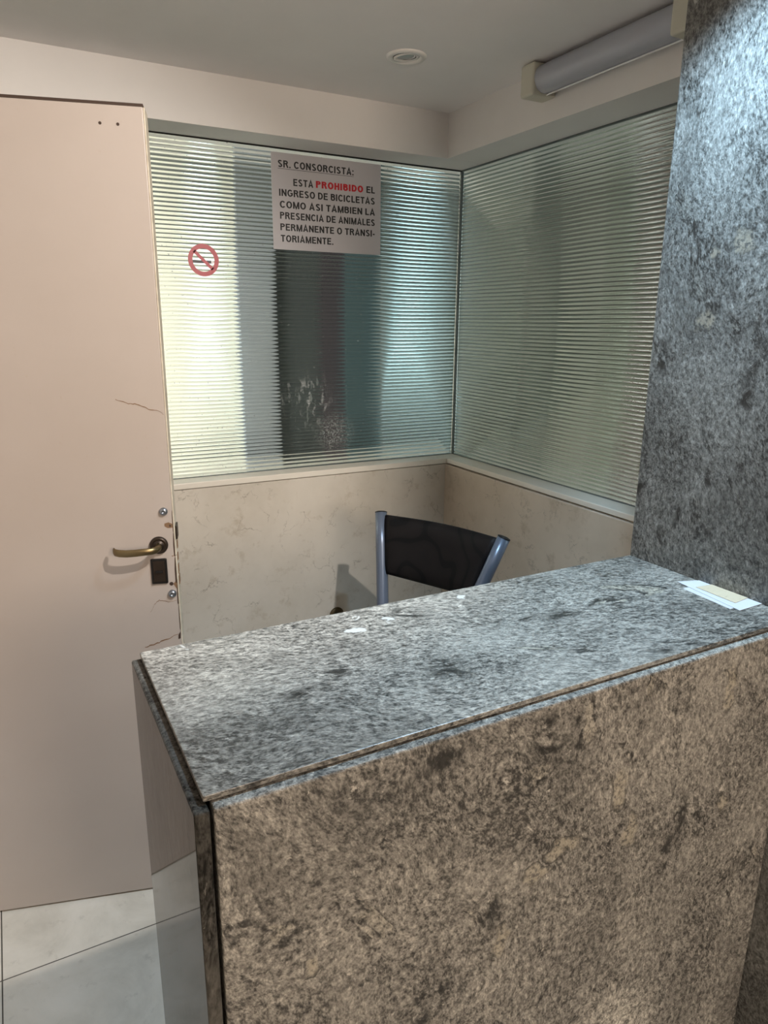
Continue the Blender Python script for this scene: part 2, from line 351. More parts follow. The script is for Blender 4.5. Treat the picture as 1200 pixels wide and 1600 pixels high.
# hall beyond the glass
m_hceil = plaster('hall_ceiling_shade', (0.13, 0.14, 0.13))  # dark colour stands for a hall ceiling that gets no light
o = obj('ceiling_hall', bx((-2.6, 0.2005, ZC-0.01), (2.2, 1.7, ZC+0.12)), m_hceil); struct(o, 'hall ceiling behind the ribbed glass, its shade painted dark', 'ceiling')
o = obj('ceiling_hall_side', bx((0.2405, -1.6, ZC-0.02), (1.95, 0.2, ZC-0.001)), m_hceil); struct(o, 'ceiling strip beside the hall, its shade painted dark', 'ceiling')
FY = 1.4
m_cream = plaster('cream_wall', (0.86, 0.83, 0.71)); m_pier = plaster('blue_grey_stone', (0.36, 0.38, 0.40))
m_dark = plaster('dark_recess_door', (0.085, 0.095, 0.095)); m_plum = plaster('plum_panel', (0.085, 0.072, 0.082))
m_teal = plaster('teal_panel', (0.10, 0.155, 0.17)); m_sage = plaster('sage_wall', (0.25, 0.285, 0.275)); m_olive = plaster('olive_wall', (0.28, 0.32, 0.25))
m_brown = plaster('brown_panel', (0.16, 0.12, 0.10))
struct(obj('wall_hall_cream', bx((-1.85, FY, 0), (-0.439, FY+.2, ZC)), m_cream), 'bright cream wall seen through the ribbed glass next to the door', 'wall')
struct(obj('wall_hall_pier', bx((-0.439, FY-.03, 0), (-0.229, FY+.2, ZC)), m_pier), 'blue-grey pier blurred behind the ribbed glass', 'wall')
struct(obj('door_hall', bx((-0.229, FY+.02, 0), (0.06, FY+.2, ZC)), m_dark), 'dark doorway blurred behind the ribbed glass below the notice', 'door')
struct(obj('wall_hall_plum', bx((0.06, FY+.01, 0), (0.20, FY+.2, ZC)), m_plum), 'dark plum strip blurred behind the ribbed glass', 'wall')
struct(obj('wall_hall_teal', bx((0.20, FY, 0), (0.43, FY+.2, ZC)), m_teal), 'dark teal panel blurred behind the ribbed glass', 'wall')
m_skirt = plaster('dark_skirting', (0.045, 0.05, 0.05))
struct(obj('baseboard_hall', bx((-1.85, FY-.045, 0.0), (0.99, FY-.031, 0.48)), m_skirt), 'dark skirting band low on the wall behind the wider ribbed glass', 'skirting')
m_sage_dim = plaster('sage_wall_dim', (0.185, 0.225, 0.20)); m_pale = plaster('pale_green_pilaster', (0.42, 0.45, 0.38))  # first one: sage tone darkened to take off the bounced downlight
struct(obj('wall_hall_sage', bx((0.43, FY-.01, 0), (0.99, FY+.2, ZC)), m_sage), 'sage grey wall lit by a downlight behind the glass', 'wall')
struct(obj('wall_hall_sage_dim', bx((0.99, FY-.005, 0), (1.80, FY+.2, ZC)), m_sage_dim), 'sage grey wall behind the glass corner, shade painted into its tone', 'wall')
struct(obj('trim_hall', bx((1.485, FY-.035, 0), (1.515, FY-.005, ZC)), m_dark), 'thin dark vertical strip behind the glass next to the corner', 'trim')
struct(obj('wall_hall_pale', bx((1.80, 1.0, 0), (1.95, FY, ZC)), m_pale), 'pale green pilaster behind the glass', 'wall')
struct(obj('wall_hall_olive', bx((1.80, 0.76, 0), (1.95, 1.0, ZC)), m_olive), 'olive grey side wall of the hall behind the glass', 'wall')
struct(obj('wall_hall_brown', bx((1.80, -1.5, 0), (1.95, 0.76, ZC)), m_brown), 'brown side wall behind the glass near the granite pillar', 'wall')
struct(obj('wall_hall_end', bx((0.35, -1.6, 0), (1.95, YB-.0, ZC)), m_olive), 'end wall of the hall behind the granite pillar', 'wall')

# ------------------------------------------------------------------ ribbed glass panes
PITCHR = 0.0138; SAG = 0.0029; GT = 0.008
def rib_profile(z0, z1):
    n = max(1, round((z1-z0)/PITCHR)); p = (z1-z0)/n; K = 10; out = []
    for i in range(n):
        out.append([(z0 + p*(i + k/K), SAG*(1-(2*k/K-1)**2)) for k in range(K+1)])
    return out
def pane(name, a, b, out, parent, gm):
    """a, b: plan points of the front plane ends; out: unit vector towards the room"""
    bm = bmesh.new(); a = Vector((*a, 0)); b = Vector((*b, 0)); out = Vector((*out, 0))
    for rib in rib_profile(ZG, ZS):
        va = []; vb = []
        for z, h in rib:
            va.append(bm.verts.new(a + out*(h-SAG) + Vector((0, 0, z)))); vb.append(bm.verts.new(b + out*(h-SAG) + Vector((0, 0, z))))
        for k in range(len(rib)-1): bm.faces.new((va[k], vb[k], vb[k+1], va[k+1]))
    for f in bm.faces: f.smooth = True
    q = [a - out*GT, b - out*GT]
    fr = [a - out*SAG, b - out*SAG]
    V = lambda p, z: bm.verts.new(p + Vector((0, 0, z)))
    for loop in ([(q[0], ZG), (q[1], ZG), (q[1], ZS), (q[0], ZS)], [(q[0], ZG), (fr[0], ZG), (fr[1], ZG), (q[1], ZG)],
                 [(q[0], ZS), (q[1], ZS), (fr[1], ZS), (fr[0], ZS)], [(q[0], ZG), (q[0], ZS), (fr[0], ZS), (fr[0], ZG)], [(q[1], ZG), (fr[1], ZG), (fr[1], ZS), (q[1], ZS)]):
        bm.faces.new([V(*p) for p in loop])
    bmesh.ops.remove_doubles(bm, verts=[v for v in bm.verts if False], dist=1e-6)
    # orient every face outward
    cen = (a + b)/2 - out*(GT/2); cen.z = (ZG+ZS)/2
    for f in bm.faces:
        f.normal_update()
        c = f.calc_center_median()
        n = f.normal
        ref = out if abs(n.dot(out)) > 0.5 and (c - a).dot(out) > -SAG*1.01 else None
        if ref is not None:
            if n.dot(ref) < 0: f.normal_flip()
        else:
            d = c - cen
            if abs(n.dot(out)) > 0.9: d = -out
            if n.dot(d) < 0: f.normal_flip()
    me = bpy.data.meshes.new(name); bm.to_mesh(me); bm.free()
    return link(name, me, gm, parent)
w1 = struct(empty('window_1', (-1.0, GA, ZG)), 'wider ribbed glass screen carrying the notice and the no-smoking sticker', 'window')
w2 = struct(empty('window_2', (GB, -0.7, ZG)), 'ribbed glass screen between the corner and the granite pillar', 'window')
def part(o, root):
    bpy.context.view_layer.update()
    o.parent = root; o.matrix_parent_inverse = root.matrix_world.inverted(); return o
part(pane('ribbed_pane', (-1.85, GA), (GB-0.006, GA), (0, -1), None, m_glass_s), w1)
part(pane('ribbed_pane', (GB, YB+0.0), (GB, GA-0.008), (-1, 0), None, m_glass), w2)
part(obj('corner_seal', bx((GB-0.006, GA-0.008, ZG), (GB+0.006, GA+0.004, ZS)), m_seal), w1)
part(obj('head_bead', bx((-1.85, GA-0.006, ZS-0.004), (GB-0.006, GA-0.0005, ZS)), m_gap), w1)
part(obj('head_bead', bx((GB-0.007, YB, ZS-0.005), (GB-0.0005, GA-0.009, ZS)), m_seal), w2)
part(obj('foot_bead', bx((-1.85, GA-0.005, ZG), (GB-0.006, GA-0.0005, ZG+0.003)), m_seal), w1)
part(obj('foot_bead', bx((GB-0.005, YB, ZG), (GB-0.0005, GA-0.009, ZG+0.003)), m_seal), w2)

# ------------------------------------------------------------------ reception counter
ct = tag(empty('reception_counter', (-1.0, -1.6, 0)), 'grey granite reception counter with raised top slab, built against the granite pillar', 'counter')
part(obj('top_slab', bx((XL, YF, ZT-0.0075), (XC-0.0006, YB, ZT), 0.0012), g_top), ct)
part(obj('core', bx((XL+0.012, YF+0.012, 0.02), (XC-0.002, YB-0.02, ZT-0.0088)), m_gap), ct)
part(obj('front_panel', bx((-1.4625, PY, 0), (XC-0.0006, YF+0.010, PZ), 0.0028), g_front), ct)
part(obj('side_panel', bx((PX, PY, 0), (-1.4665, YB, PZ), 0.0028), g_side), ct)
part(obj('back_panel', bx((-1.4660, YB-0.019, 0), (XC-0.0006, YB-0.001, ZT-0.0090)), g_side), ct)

# ------------------------------------------------------------------ door
U = Vector((-math.cos(DTH), math.sin(DTH), 0)); Nn = Vector((math.sin(DTH), math.cos(DTH), 0)); D0 = Vector((DX, DY, 0)); Z = Vector((0, 0, 1))
door = struct(empty('door_1', (DX, DY, 0)), 'tall pinkish-cream painted door standing ajar, chipped and cracked along its latch edge', 'door')
def dpt(s, z, o=0.0): return D0 + U*s + Z*z - Nn*o      # o = distance out of the door face towards the room
def dbox(s0, s1, z0, z1, o0, o1, bev=0.0, seg=2):
    bm = bmesh.new(); vs = box(bm, (s0, o0, z0), (s1, o1, z1), bev, seg)
    for v in bm.verts: v.co = dpt(v.co.x, v.co.z, v.co.y)
    return bm
part(obj('door_leaf', dbox(0.0006, 0.60, 0.006, DZ, -DT, 0, 0.002), m_door), door)
part(obj('edge_lipping', dbox(-0.003, 0.0005, 0.006, DZ, -DT, -0.003, 0.001), m_lip), door)
part(obj('top_strip', dbox(0.0, 0.60, DZ+0.0002, DZ+0.006, -DT+0.004, -0.001), m_bare), door)  # thin dark strip along the top edge of the door
# cracks: thin jagged slivers standing a hair proud of the paint
def crack(pts, w, nm='crack', m=m_bare2):
    bm = bmesh.new(); P2 = []
    for i in range(len(pts)-1):
        (s0, z0), (s1, z1) = pts[i], pts[i+1]
        for k in range(5):
            t = k/5; P2.append((s0+(s1-s0)*t + random.uniform(-.0012, .0012), z0+(z1-z0)*t + random.uniform(-.0012, .0012)))
    P2.append(pts[-1]); n = len(P2)
    up_ = [(s, z + w*(0.25+0.75*math.sin(math.pi*min(1, 0.15+i/n)))*random.uniform(.6, 1.2)) for i, (s, z) in enumerate(P2)]
    a = [bm.verts.new(dpt(s, z, 0.0001)) for s, z in P2]; b2 = [bm.verts.new(dpt(s, z, 0.0001)) for s, z in up_]
    a3 = [bm.verts.new(dpt(s, z, 0.0006)) for s, z in P2]; b3 = [bm.verts.new(dpt(s, z, 0.0006)) for s, z in up_]
    for i in range(n-1):
        bm.faces.new((a3[i], a3[i+1], b3[i+1], b3[i])); bm.faces.new((a[i], a[i+1], a3[i+1], a3[i])); bm.faces.new((b2[i], b2[i+1], b3[i+1], b3[i]))
    return part(obj(nm, bm, m), door)
def dpix(x, y):
    d = ray(x, y); t = (D0-CAM).dot(Nn)/d.dot(Nn); q = CAM + d*t; return ((q-D0).dot(U), q.z)
crack([dpix(*p) for p in ((180, 624), (200, 631), (218, 633), (232, 640), (248, 642), (256, 648))], 0.0022)
crack([dpix(*p) for p in ((235, 957), (241, 945), (249, 938), (257, 939), (265, 941), (277, 937))], 0.0016)
crack([dpix(*p) for p in ((226, 1012), (240, 1008), (255, 1002), (268, 996), (281, 989))], 0.0030)
crack([dpix(*p) for p in ((269, 869), (274, 868), (277, 867))], 0.002)
def chip(poly, nm, m, o=0.0007):
    bm = bmesh.new(); prism(bm, [dpix(*p) for p in poly], D0, U, Z, -Nn, o); return part(obj(nm, bm, m), door)
chip([(257, 818), (263, 816), (270, 819), (271, 824), (262, 825), (257, 822)], 'chip', m_bare2)
chip([(264, 819), (268, 821), (265, 824)], 'chip', m_bare, 0.0010)
chip([(271, 912), (277, 905), (278, 921), (275, 918)], 'chip', m_bare2)
chip([(279, 992), (282.3, 986), (282.5, 997), (279, 998)], 'chip', m_bare, 0.0010)
# splintered dark line between leaf and lipping
bm = bmesh.new()
for y0, y1, w in ((797, 832, .0016), (832, 870, .0032), (870, 912, .0042), (912, 945, .0026), (945, 985, .0016)):
    s0, z0 = dpix(272, y0); s1, z1 = dpix(272, y1)
    prism(bm, [(0.0002, z1), (w*random.uniform(.7, 1.1), z1+.004), (w, (z0+z1)/2), (w*.5, z0-.003), (0.0002, z0)], D0, U, Z, -Nn, 0.0008)
part(obj('splintered_edge', bm, m_bare), door)
# latch plate and chips on the door edge
def ebox(o0, o1, z0, z1, t, m, nm):
    return part(obj(nm, dbox(-0.003-t, -0.003, z0, z1, -o1, -o0), m), door)
ebox(0.012, 0.052, 1.050, 1.085, 0.0045, m_bronze_d, 'strike_plate')
for z in (1.02, 0.99, 0.955, 0.925): ebox(random.uniform(.015, .03), random.uniform(.038, .055), z, z+random.uniform(.012, .026), 0.0018, m_bare2, 'edge_chip')
# screw holes
for p in ((156, 192), (184, 194)):
    s, z = dpix(*p); bm = bmesh.new(); lathe(bm, [(0, .0006), (.0032, .0006), (.0034, 0)], 12, Matrix.Translation(dpt(s, z, 0)) @ (-Nn).to_track_quat('Z', 'Y').to_matrix().to_4x4())
    part(obj('screw_hole', bm, m_bare), door)
s, z = dpix(268, 912); bm = bmesh.new(); lathe(bm, [(0, .0008), (.0048, .0008), (.0050, 0)], 16, Matrix.Translation(dpt(s, z, 0)) @ (-Nn).to_track_quat('Z', 'Y').to_matrix().to_4x4())
part(obj('bolt_hole', bm, m_bare), door)
DROT = (-Nn).to_track_quat('Z', 'Y').to_matrix().to_4x4()
for p in ((255.5, 799), (269.5, 927)):
    s, z = dpix(*p); bm = bmesh.new()
    lathe(bm, [(.0102, 0), (.0102, .004), (.0085, .0075), (.0050, .0095), (.0042, .0095), (.0040, .0065), (0, .0060)], 20, Matrix.Translation(dpt(s, z, 0)) @ DROT)
    part(obj('bolt_head', bm, m_steel, smooth=True), door)
# lever handle
hs, hz = dpix(248.5, 851.5)
bm = bmesh.new(); lathe(bm, [(.0225, 0), (.0225, .005), (.0205, .0085), (.0165, .0100), (.0155, .0085), (.0125, .0085), (.0115, .0120), (0, .0125)], 32, Matrix.Translation(dpt(hs, hz, 0)) @ DROT)
ros = part(obj('rosette', bm, m_bronze_d, smooth=True), door)
bm = bmesh.new()
path = []; hh = []; hw = []
for (ds, o, dz, h, w) in ((0, .008, 0, .0085, .0085), (0, .030, 0, .0080, .0080), (.004, .043, 0, .0085, .0070), (.014, .051, 0, .0088, .0055), (.030, .054, 0, .0090, .0045),
                          (.050, .055, -.001, .0092, .0042), (.072, .053, -.002, .0095, .0040), (.090, .047, -.002, .0095, .0040), (.101, .037, -.002, .0095, .0040), (.104, .028, -.001, .0090, .0038)):
    path.append(dpt(hs+ds, hz+dz, o)); hh.append(h); hw.append(w)
tube(bm, path, hw, hh, 16, up=Z)
part(obj('lever_handle', bm, m_bronze, smooth=True), door)
# lock plate
s0, z0 = dpix(235, 873); s1, z1 = dpix(263.5, 910.5)
lp = part(obj('lock_plate', dbox(s1, s0, z1, z0, 0, 0.006, 0.003, 3), m_black), door)
lp2 = obj('lock_plate_inset', dbox(s1+.0055, s0-.0055, z1+.006, z0-.006, 0.006, 0.0072, 0.001), m_bronze_d, None); part(lp2, lp)
bm = dbox((s0+s1)/2-.009, (s0+s1)/2+.009, (z0+z1)/2-.003, (z0+z1)/2+.003, 0.0072, 0.0125, 0.0012); part(obj('thumb_turn', bm, m_black), lp)

# ------------------------------------------------------------------ notice and sticker on the glass
def arc(cx, cy, rx, ry, a0, a1, n=14):
    return [(cx + rx*math.cos(math.radians(a0+(a1-a0)*i/n)), cy + ry*math.sin(math.radians(a0+(a1-a0)*i/n))) for i in range(n+1)]
def glyphs(w):
    """strokes of condensed grotesque capitals: centre lines in a box 1 high; w = stroke width"""
    h = w/2; t = 1-h
    G = {}
    G['I'] = (w+.02, [[(h, 0), (h, 1)]])
    G['L'] = (.50, [[(h, 1), (h, h), (.50, h)]])
    G['E'] = (.56, [[(.55, t), (h, t), (h, h), (.56, h)], [(h, .52), (.51, .52)]])
    G['T'] = (.58, [[(0, t), (.58, t)], [(.29, t), (.29, 0)]])
    G['H'] = (.62, [[(h, 0), (h, 1)], [(.62-h, 0), (.62-h, 1)], [(h, .52), (.62-h, .52)]])
    G['N'] = (.64, [[(h, 0), (h, 1)], [(.64-h, 0), (.64-h, 1)], [(h, 1-h*.6), (.64-h, h*.6)]])
    G['M'] = (.76, [[(h, 0), (h, 1)], [(.76-h, 0), (.76-h, 1)], [(h*1.1, 1-h*.4), (.38, h*.6), (.76-h*1.1, 1-h*.4)]])
    G['A'] = (.68, [[(h*.9, 0), (.34, 1-h*.35), (.68-h*.9, 0)], [(.17, .29), (.51, .29)]])
    G['O'] = (.70, [arc(.35, .5, .35-h, .5-h+.012, 0, 360, 32)])
    G['C'] = (.66, [arc(.35, .5, .35-h, .5-h+.012, 38, 322, 26)])
    G['G'] = (.70, [arc(.35, .5, .35-h, .5-h+.012, 40, 308, 26) + [(.35+(.35-h)*.93, .22), (.70-h, .47), (.38, .47)]])
    G['D'] = (.64, [[(h, h), (h, t)] + arc(.28, .5, .36-h, .5-h, 90, -90, 18) + [(h, h)]])
    G['P'] = (.58, [[(h, 0), (h, t)] + arc(.33, .735, .25-h, .265-h, 90, -90, 12) + [(h, .47+h)]])
    G['B'] = (.60, [[(h, h), (h, t)] + arc(.33, .755, .24-h, .245-h, 90, -90, 12) + [(h, .51+h)], [(.33, .51+h)] + arc(.34, .28+h*.5, .26-h, .28-h*.5, 90, -90, 12) + [(h, h)]])
    G['R'] = (.63, [[(h, 0), (h, t)] + arc(.34, .735, .25-h, .265-h, 90, -90, 12) + [(h, .47+h)], [(.34, .47+h), (.44, .36), (.63-h*.7, 0)]])
    G['S'] = (.60, [arc(.30, .745, .26-h*.9, .255-h*.9, 22, 250, 16) + arc(.30, .265, .27-h*.9, .265-h*.9, 78, -160, 18)])
    G['.'] = (w+.03, [[(.01+h, 0), (.01+h, w)]]); G[':'] = (w+.03, [[(.01+h, 0), (.01+h, w)], [(.01+h, .54), (.01+h, .54+w)]])
    G['-'] = (.32, [[(.02, .36), (.30, .36)]])
    return G
def stroke(bm, pts, w, dz):
    P_ = [Vector((x, y)) for x, y in pts]; closed = (P_[0]-P_[-1]).length < 1e-6
    if closed: P_ = P_[:-1]
    n = len(P_); L_, R_ = [], []
    for i in range(n):
        a_ = P_[(i-1) % n] if (closed or i > 0) else None; c_ = P_[(i+1) % n] if (closed or i < n-1) else None
        d1 = (P_[i]-a_).normalized() if a_ is not None else None; d2 = (c_-P_[i]).normalized() if c_ is not None else None
        if d1 is None: d1 = d2
        if d2 is None: d2 = d1
        n1 = Vector((-d1.y, d1.x)); n2 = Vector((-d2.y, d2.x)); m = n1+n2
        m = m.normalized() if m.length > .2 else n1
        k = min(1/max(.35, m.dot(n1)), 2.4)
        L_.append(P_[i] + m*(w/2*k)); R_.append(P_[i] - m*(w/2*k))
    rows = [[bm.verts.new((q.x, q.y, z)) for q in Q] for z in (0, dz) for Q in (L_, R_)]
    for i in range(n if closed else n-1):
        j = (i+1) % n
        bm.faces.new((rows[2][i], rows[2][j], rows[3][j], rows[3][i])); bm.faces.new((rows[0][i], rows[1][i], rows[1][j], rows[0][j]))
        bm.faces.new((rows[0][i], rows[0][j], rows[2][j], rows[2][i])); bm.faces.new((rows[1][i], rows[3][i], rows[3][j], rows[1][j]))
def text_mesh(txt, p0, p1, cap, mat_, parent, name, wgt=0.16, off=0.0):
    """lettering with its baseline from p0 to p1 (points on the notice), cap height in metres"""
    G = glyphs(wgt); gap = .105; x = 0; items = []
    for c_ in txt:
        if c_ == ' ': x += .30; continue
        adv, st = G[c_]; items.append((x, st)); x += adv + gap
    total = x - gap; bm = bmesh.new()
    for k, (x0, st) in enumerate(items):
        for q, p in enumerate(st): stroke(bm, [(x0+px, py) for px, py in p], wgt, 0.02 + 0.004*q)
    e_ = (p1-p0); sx = e_.length/total; e_.normalize()
    for v in bm.verts:
        q = p0 + e_*(v.co.x*sx) + Z*(v.co.y*cap); q.y = p0.y - off - v.co.z*0.012; v.co = q
    bmesh.ops.recalc_face_normals(bm, faces=bm.faces)
    me = bpy.data.meshes.new(name); bm.to_mesh(me); bm.free(); return me
SY = GA - 0.0030
def sp(cx, cy):       # notice measured in an enlarged crop
    return hit(400 + cx/5.4545, 220 + cy/5.4545, 1, SY)
sx0, sx1, sz0, sz1 = hit(423, 236, 1, SY).x, hit(595, 260, 1, SY).x, hit(427, 389, 1, SY).z, hit(423, 236.2, 1, SY).z
m_sign = mat('notice_plastic', (0.50, 0.485, 0.51), 0.35); m_ink = mat('black_lettering', (0.012, 0.012, 0.014), 0.4); m_red = mat('red_lettering', (0.50, 0.012, 0.022), 0.4)
sign = tag(empty('notice_sign', ((sx0+sx1)/2, SY, sz0)), 'white notice with black and red Spanish lettering on the ribbed glass', 'sign')
part(obj('plate', bx((sx0, SY-0.0005, sz0), (sx1, SY+0.0030, sz1), 0.0004), m_sign), sign)
CAPH = sp(197, 408).z - sp(197, 468).z
LINES = [('SR. CONSORCISTA:', (185, 222), (832, 295), 0), ('ESTA', (318, 388), (487, 398), 0), ('EL', (940, 443), (1012, 452), 0),
         ('INGRESO DE BICICLETAS', (197, 468), (1012, 545), 0), ('COMO ASI TAMBIEN LA', (203, 570), (1012, 638), 0), ('PRESENCIA DE ANIMALES', (205, 663), (1012, 728), 0),
         ('PERMANENTE O TRANSI-', (208, 758), (1012, 822), 0), ('TORIAMENTE.', (212, 858), (660, 888), 0)]
for txt, a, b_, _ in LINES:
    pa, pb = sp(*a), sp(*b_); pb.z = pa.z = (pa.z+pb.z)/2
    part(link('lettering', text_mesh(txt, pa, pb, CAPH, m_ink, None, 'lettering', 0.185, 0.0006), m_ink), sign)
pa, pb = sp(510, 402), sp(912, 441); pa.z = pb.z = (pa.z+pb.z)/2
o = part(link('red_lettering', text_mesh('PROHIBIDO', pa, pb, CAPH, m_red, None, 'red_lettering', 0.225, 0.0006), m_red), sign); o['label'] = 'bold red word on the notice'
pa, pb = sp(185, 234), sp(832, 306); zz = (pa.z+pb.z)/2
part(obj('underline', bx((pa.x, SY-0.0010, zz-0.0006), (pb.x, SY-0.0005, zz+0.0006)), m_ink), sign)

c0 = hit(318, 406.5, 1, SY); R0 = 0.0525
m_stick = mat('faded_red_vinyl', (0.46, 0.085, 0.105), 0.45); m_smoke = mat('grey_vinyl', (0.075, 0.065, 0.07), 0.5); m_whitev = mat('white_vinyl', (0.85, 0.82, 0.84), 0.5)
stk = tag(empty('no_smoking_sticker', c0), 'round red no-smoking sticker on the bright end of the ribbed glass', 'sticker')
bm = bmesh.new(); n = 64
ring_o = [(R0*math.cos(2*math.pi*k/n), R0*math.sin(2*math.pi*k/n)) for k in range(n)]; ri = R0*0.715
A = [[bm.verts.new(c0 + Vector((x*q, yoff, z_*q))) for x, z_ in ring_o] for q, yoff in ((1, 0), (ri/R0, 0), (ri/R0, -.0006), (1, -.0006))]
for i in range(4):
    for k in range(n): bm.faces.new((A[i][k], A[i][(k+1) % n], A[(i+1) % 4][(k+1) % n], A[(i+1) % 4][k]))
w = 0.0055; dd = math.radians(-43)
e1 = Vector((math.cos(dd), 0, math.sin(dd))); e2 = Vector((-math.sin(dd), 0, math.cos(dd)))
prism(bm, [(-R0*.8, -w), (R0*.8, -w), (R0*.8, w), (-R0*.8, w)], c0, e1, e2, Vector((0, -1, 0)), 0.0006)
part(obj('ring_and_bar', bm, m_stick), stk)
bm = bmesh.new(); prism(bm, [(-.037, -.0100), (.026, -.0100), (.026, -.0005), (-.037, -.0005)], c0, Vector((1, 0, 0)), Z, Vector((0, -1, 0)), 0.0004); part(obj('cigarette', bm, m_smoke), stk)
bm = bmesh.new(); prism(bm, [(.0262, -.0100), (.035, -.0100), (.035, -.0005), (.0262, -.0005)], c0, Vector((1, 0, 0)), Z, Vector((0, -1, 0)), 0.0004); part(obj('cigarette_tip', bm, m_whitev), stk)

# ------------------------------------------------------------------ ceiling downlight
m_trim = mat('white_enamel', (0.80, 0.78, 0.75), 0.3); m_lens = mat('frosted_lamp_glass', (0.42, 0.44, 0.42), 0.2); m_refl = mat('lamp_reflector', (0.6, 0.6, 0.6), 0.2, 0.9)
dl = tag(empty('recessed_downlight', (-0.489, -0.481, ZC)), 'round white recessed downlight, switched off, in the ceiling', 'ceiling light')
T0 = Matrix.Translation((-0.489, -0.481, ZC)) @ Matrix.Rotation(math.pi, 4, 'X')
bm = bmesh.new(); lathe(bm, [(.058, -.001), (.058, .0025), (.054, .006), (.047, .007), (.039, .0045), (.0375, .0005), (.0375, -.002)], 40, T0); part(obj('trim_ring', bm, m_trim, smooth=True), dl)
T1 = T0 @ Matrix.Rotation(0.10, 4, 'Y')
bm = bmesh.new(); lathe(bm, [(.0372, .0015), (.0360, .0048), (.0320, .0055), (.0275, .0030), (.0265, .0005)], 36, T1); part(obj('gimbal_ring', bm, m_trim, smooth=True), dl)
bm = bmesh.new(); lathe(bm, [(.0262, .0010), (.020, .0022), (.010, .0035), (0, .0040)], 32, T1); part(obj('lamp_face', bm, m_lens, smooth=True), dl)
bm = bmesh.new(); lathe(bm, [(.0372, .0008), (.0264, .0008), (.0264, .0002), (.0372, .0002)], 32, T0); part(obj('dark_gap', bm, m_gap), dl)

# ------------------------------------------------------------------ fluorescent fitting on the beam
m_cap = plaster('aged_cream_plastic', (0.60, 0.58, 0.49), rough=0.5); m_backing = mat('grey_channel', (0.30, 0.31, 0.33), 0.5)
m_diff = mat('frosted_diffuser', (0.78, 0.80, 0.87), 0.22); b = m_diff.node_tree.nodes['Principled BSDF']; b.inputs['Transmission Weight'].default_value = 0.55; b.inputs['IOR'].default_value = 1.25
m_tube = mat('tube_glass', (0.82, 0.82, 0.84), 0.25)
LX, LZ, LR = BB-0.046, ZC-0.046, 0.0375; Y0, Y1 = -0.645, -1.125
fx = tag(empty('fluorescent_lamp', (BB, (Y0+Y1)/2, LZ)), 'unlit fluorescent batten with clear round cover high on the white beam', 'lamp')
part(obj('back_channel', bx((BB-0.012, Y1, LZ-0.026), (BB, Y0, LZ+0.030), 0.002), m_backing), fx)
TY = Matrix.Translation((LX, Y0, LZ)) @ Matrix.Rotation(math.pi/2, 4, 'X')
bm = bmesh.new(); lathe(bm, [(LR, 0), (LR, Y0-Y1)], 40, TY); lathe(bm, [(LR-.0015, 0), (LR-.0015, Y0-Y1)], 40, TY)
part(obj('diffuser', bm, m_diff, smooth=True), fx)
bm = bmesh.new(); lathe(bm, [(0, .004), (.012, .006), (.013, .012), (.013, Y0-Y1-.012), (.012, Y0-Y1-.006), (0, Y0-Y1-.004)], 24, TY); part(obj('tube', bm, m_tube, smooth=True), fx)
for ya, yb_ in ((Y0, Y0+0.060), (Y1-0.060, Y1)):
    part(obj('end_cap', bx((LX-LR-0.004, ya, LZ-LR-0.006), (BB, yb_, LZ+LR+0.005), 0.008, 4), m_cap, smooth=False), fx)
bm = bmesh.new(); tube(bm, [(LX+.012, Y0, LZ-LR-.001), (LX+.012, Y1, LZ-LR-.001)], .0022, n=8); part(obj('edge_strip', bm, m_tube), fx)

# ------------------------------------------------------------------ chair behind the counter
m_post = mat('blue_grey_lacquer', (0.16, 0.19, 0.25), 0.32, 0.35); m_blk = mat('black_plastic', (0.012, 0.012, 0.013), 0.4)
m_vinyl = mat('black_patterned_fabric', (0.008, 0.007, 0.007), 0.6, spec=0.25); N = NT(m_vinyl); v = N.coords()
wv = N.new('ShaderNodeTexWave'); wv.wave_type = 'RINGS'; N.l.new(N.coords(rot=(.4, .9, .3), src=v), wv.inputs['Vector']); wv.inputs['Scale'].default_value = 5; wv.inputs['Distortion'].default_value = 14; wv.inputs['Detail'].default_value = 1; wv.inputs['Detail Scale'].default_value = 1.2
N.base(N.ramp(wv.outputs['Fac'], [(0.0, (0.002, 0.002, 0.0025)), (0.10, (0.002, 0.002, 0.0025)), (0.16, (0.0075, 0.006, 0.006)), (1, (0.009, 0.007, 0.007))]))
N.bump(wv.outputs['Fac'], 0.15, 0.002)
PA = Vector((-0.528, -0.422, 0.970)); PB = Vector((-0.336, -0.844, 0.970))
e = (PB-PA).normalized(); nr = Vector((e.y, -e.x, 0)); rr, ss = 0.32, 0.28
ch = tag(empty('office_chair', ((PA+PB)/2 + nr*0.3)*1.0), 'black padded chair with blue-grey tubular posts, behind the counter', 'chair')
ch.location = (0, 0, 0); cc = (PA+PB)/2 + nr*0.30; ch.location = (cc.x, cc.y, 0)
def pA(t): return PA + (-Z + nr*rr + e*ss)*t
def pB(t): return PB + (-Z + nr*rr - e*ss)*t
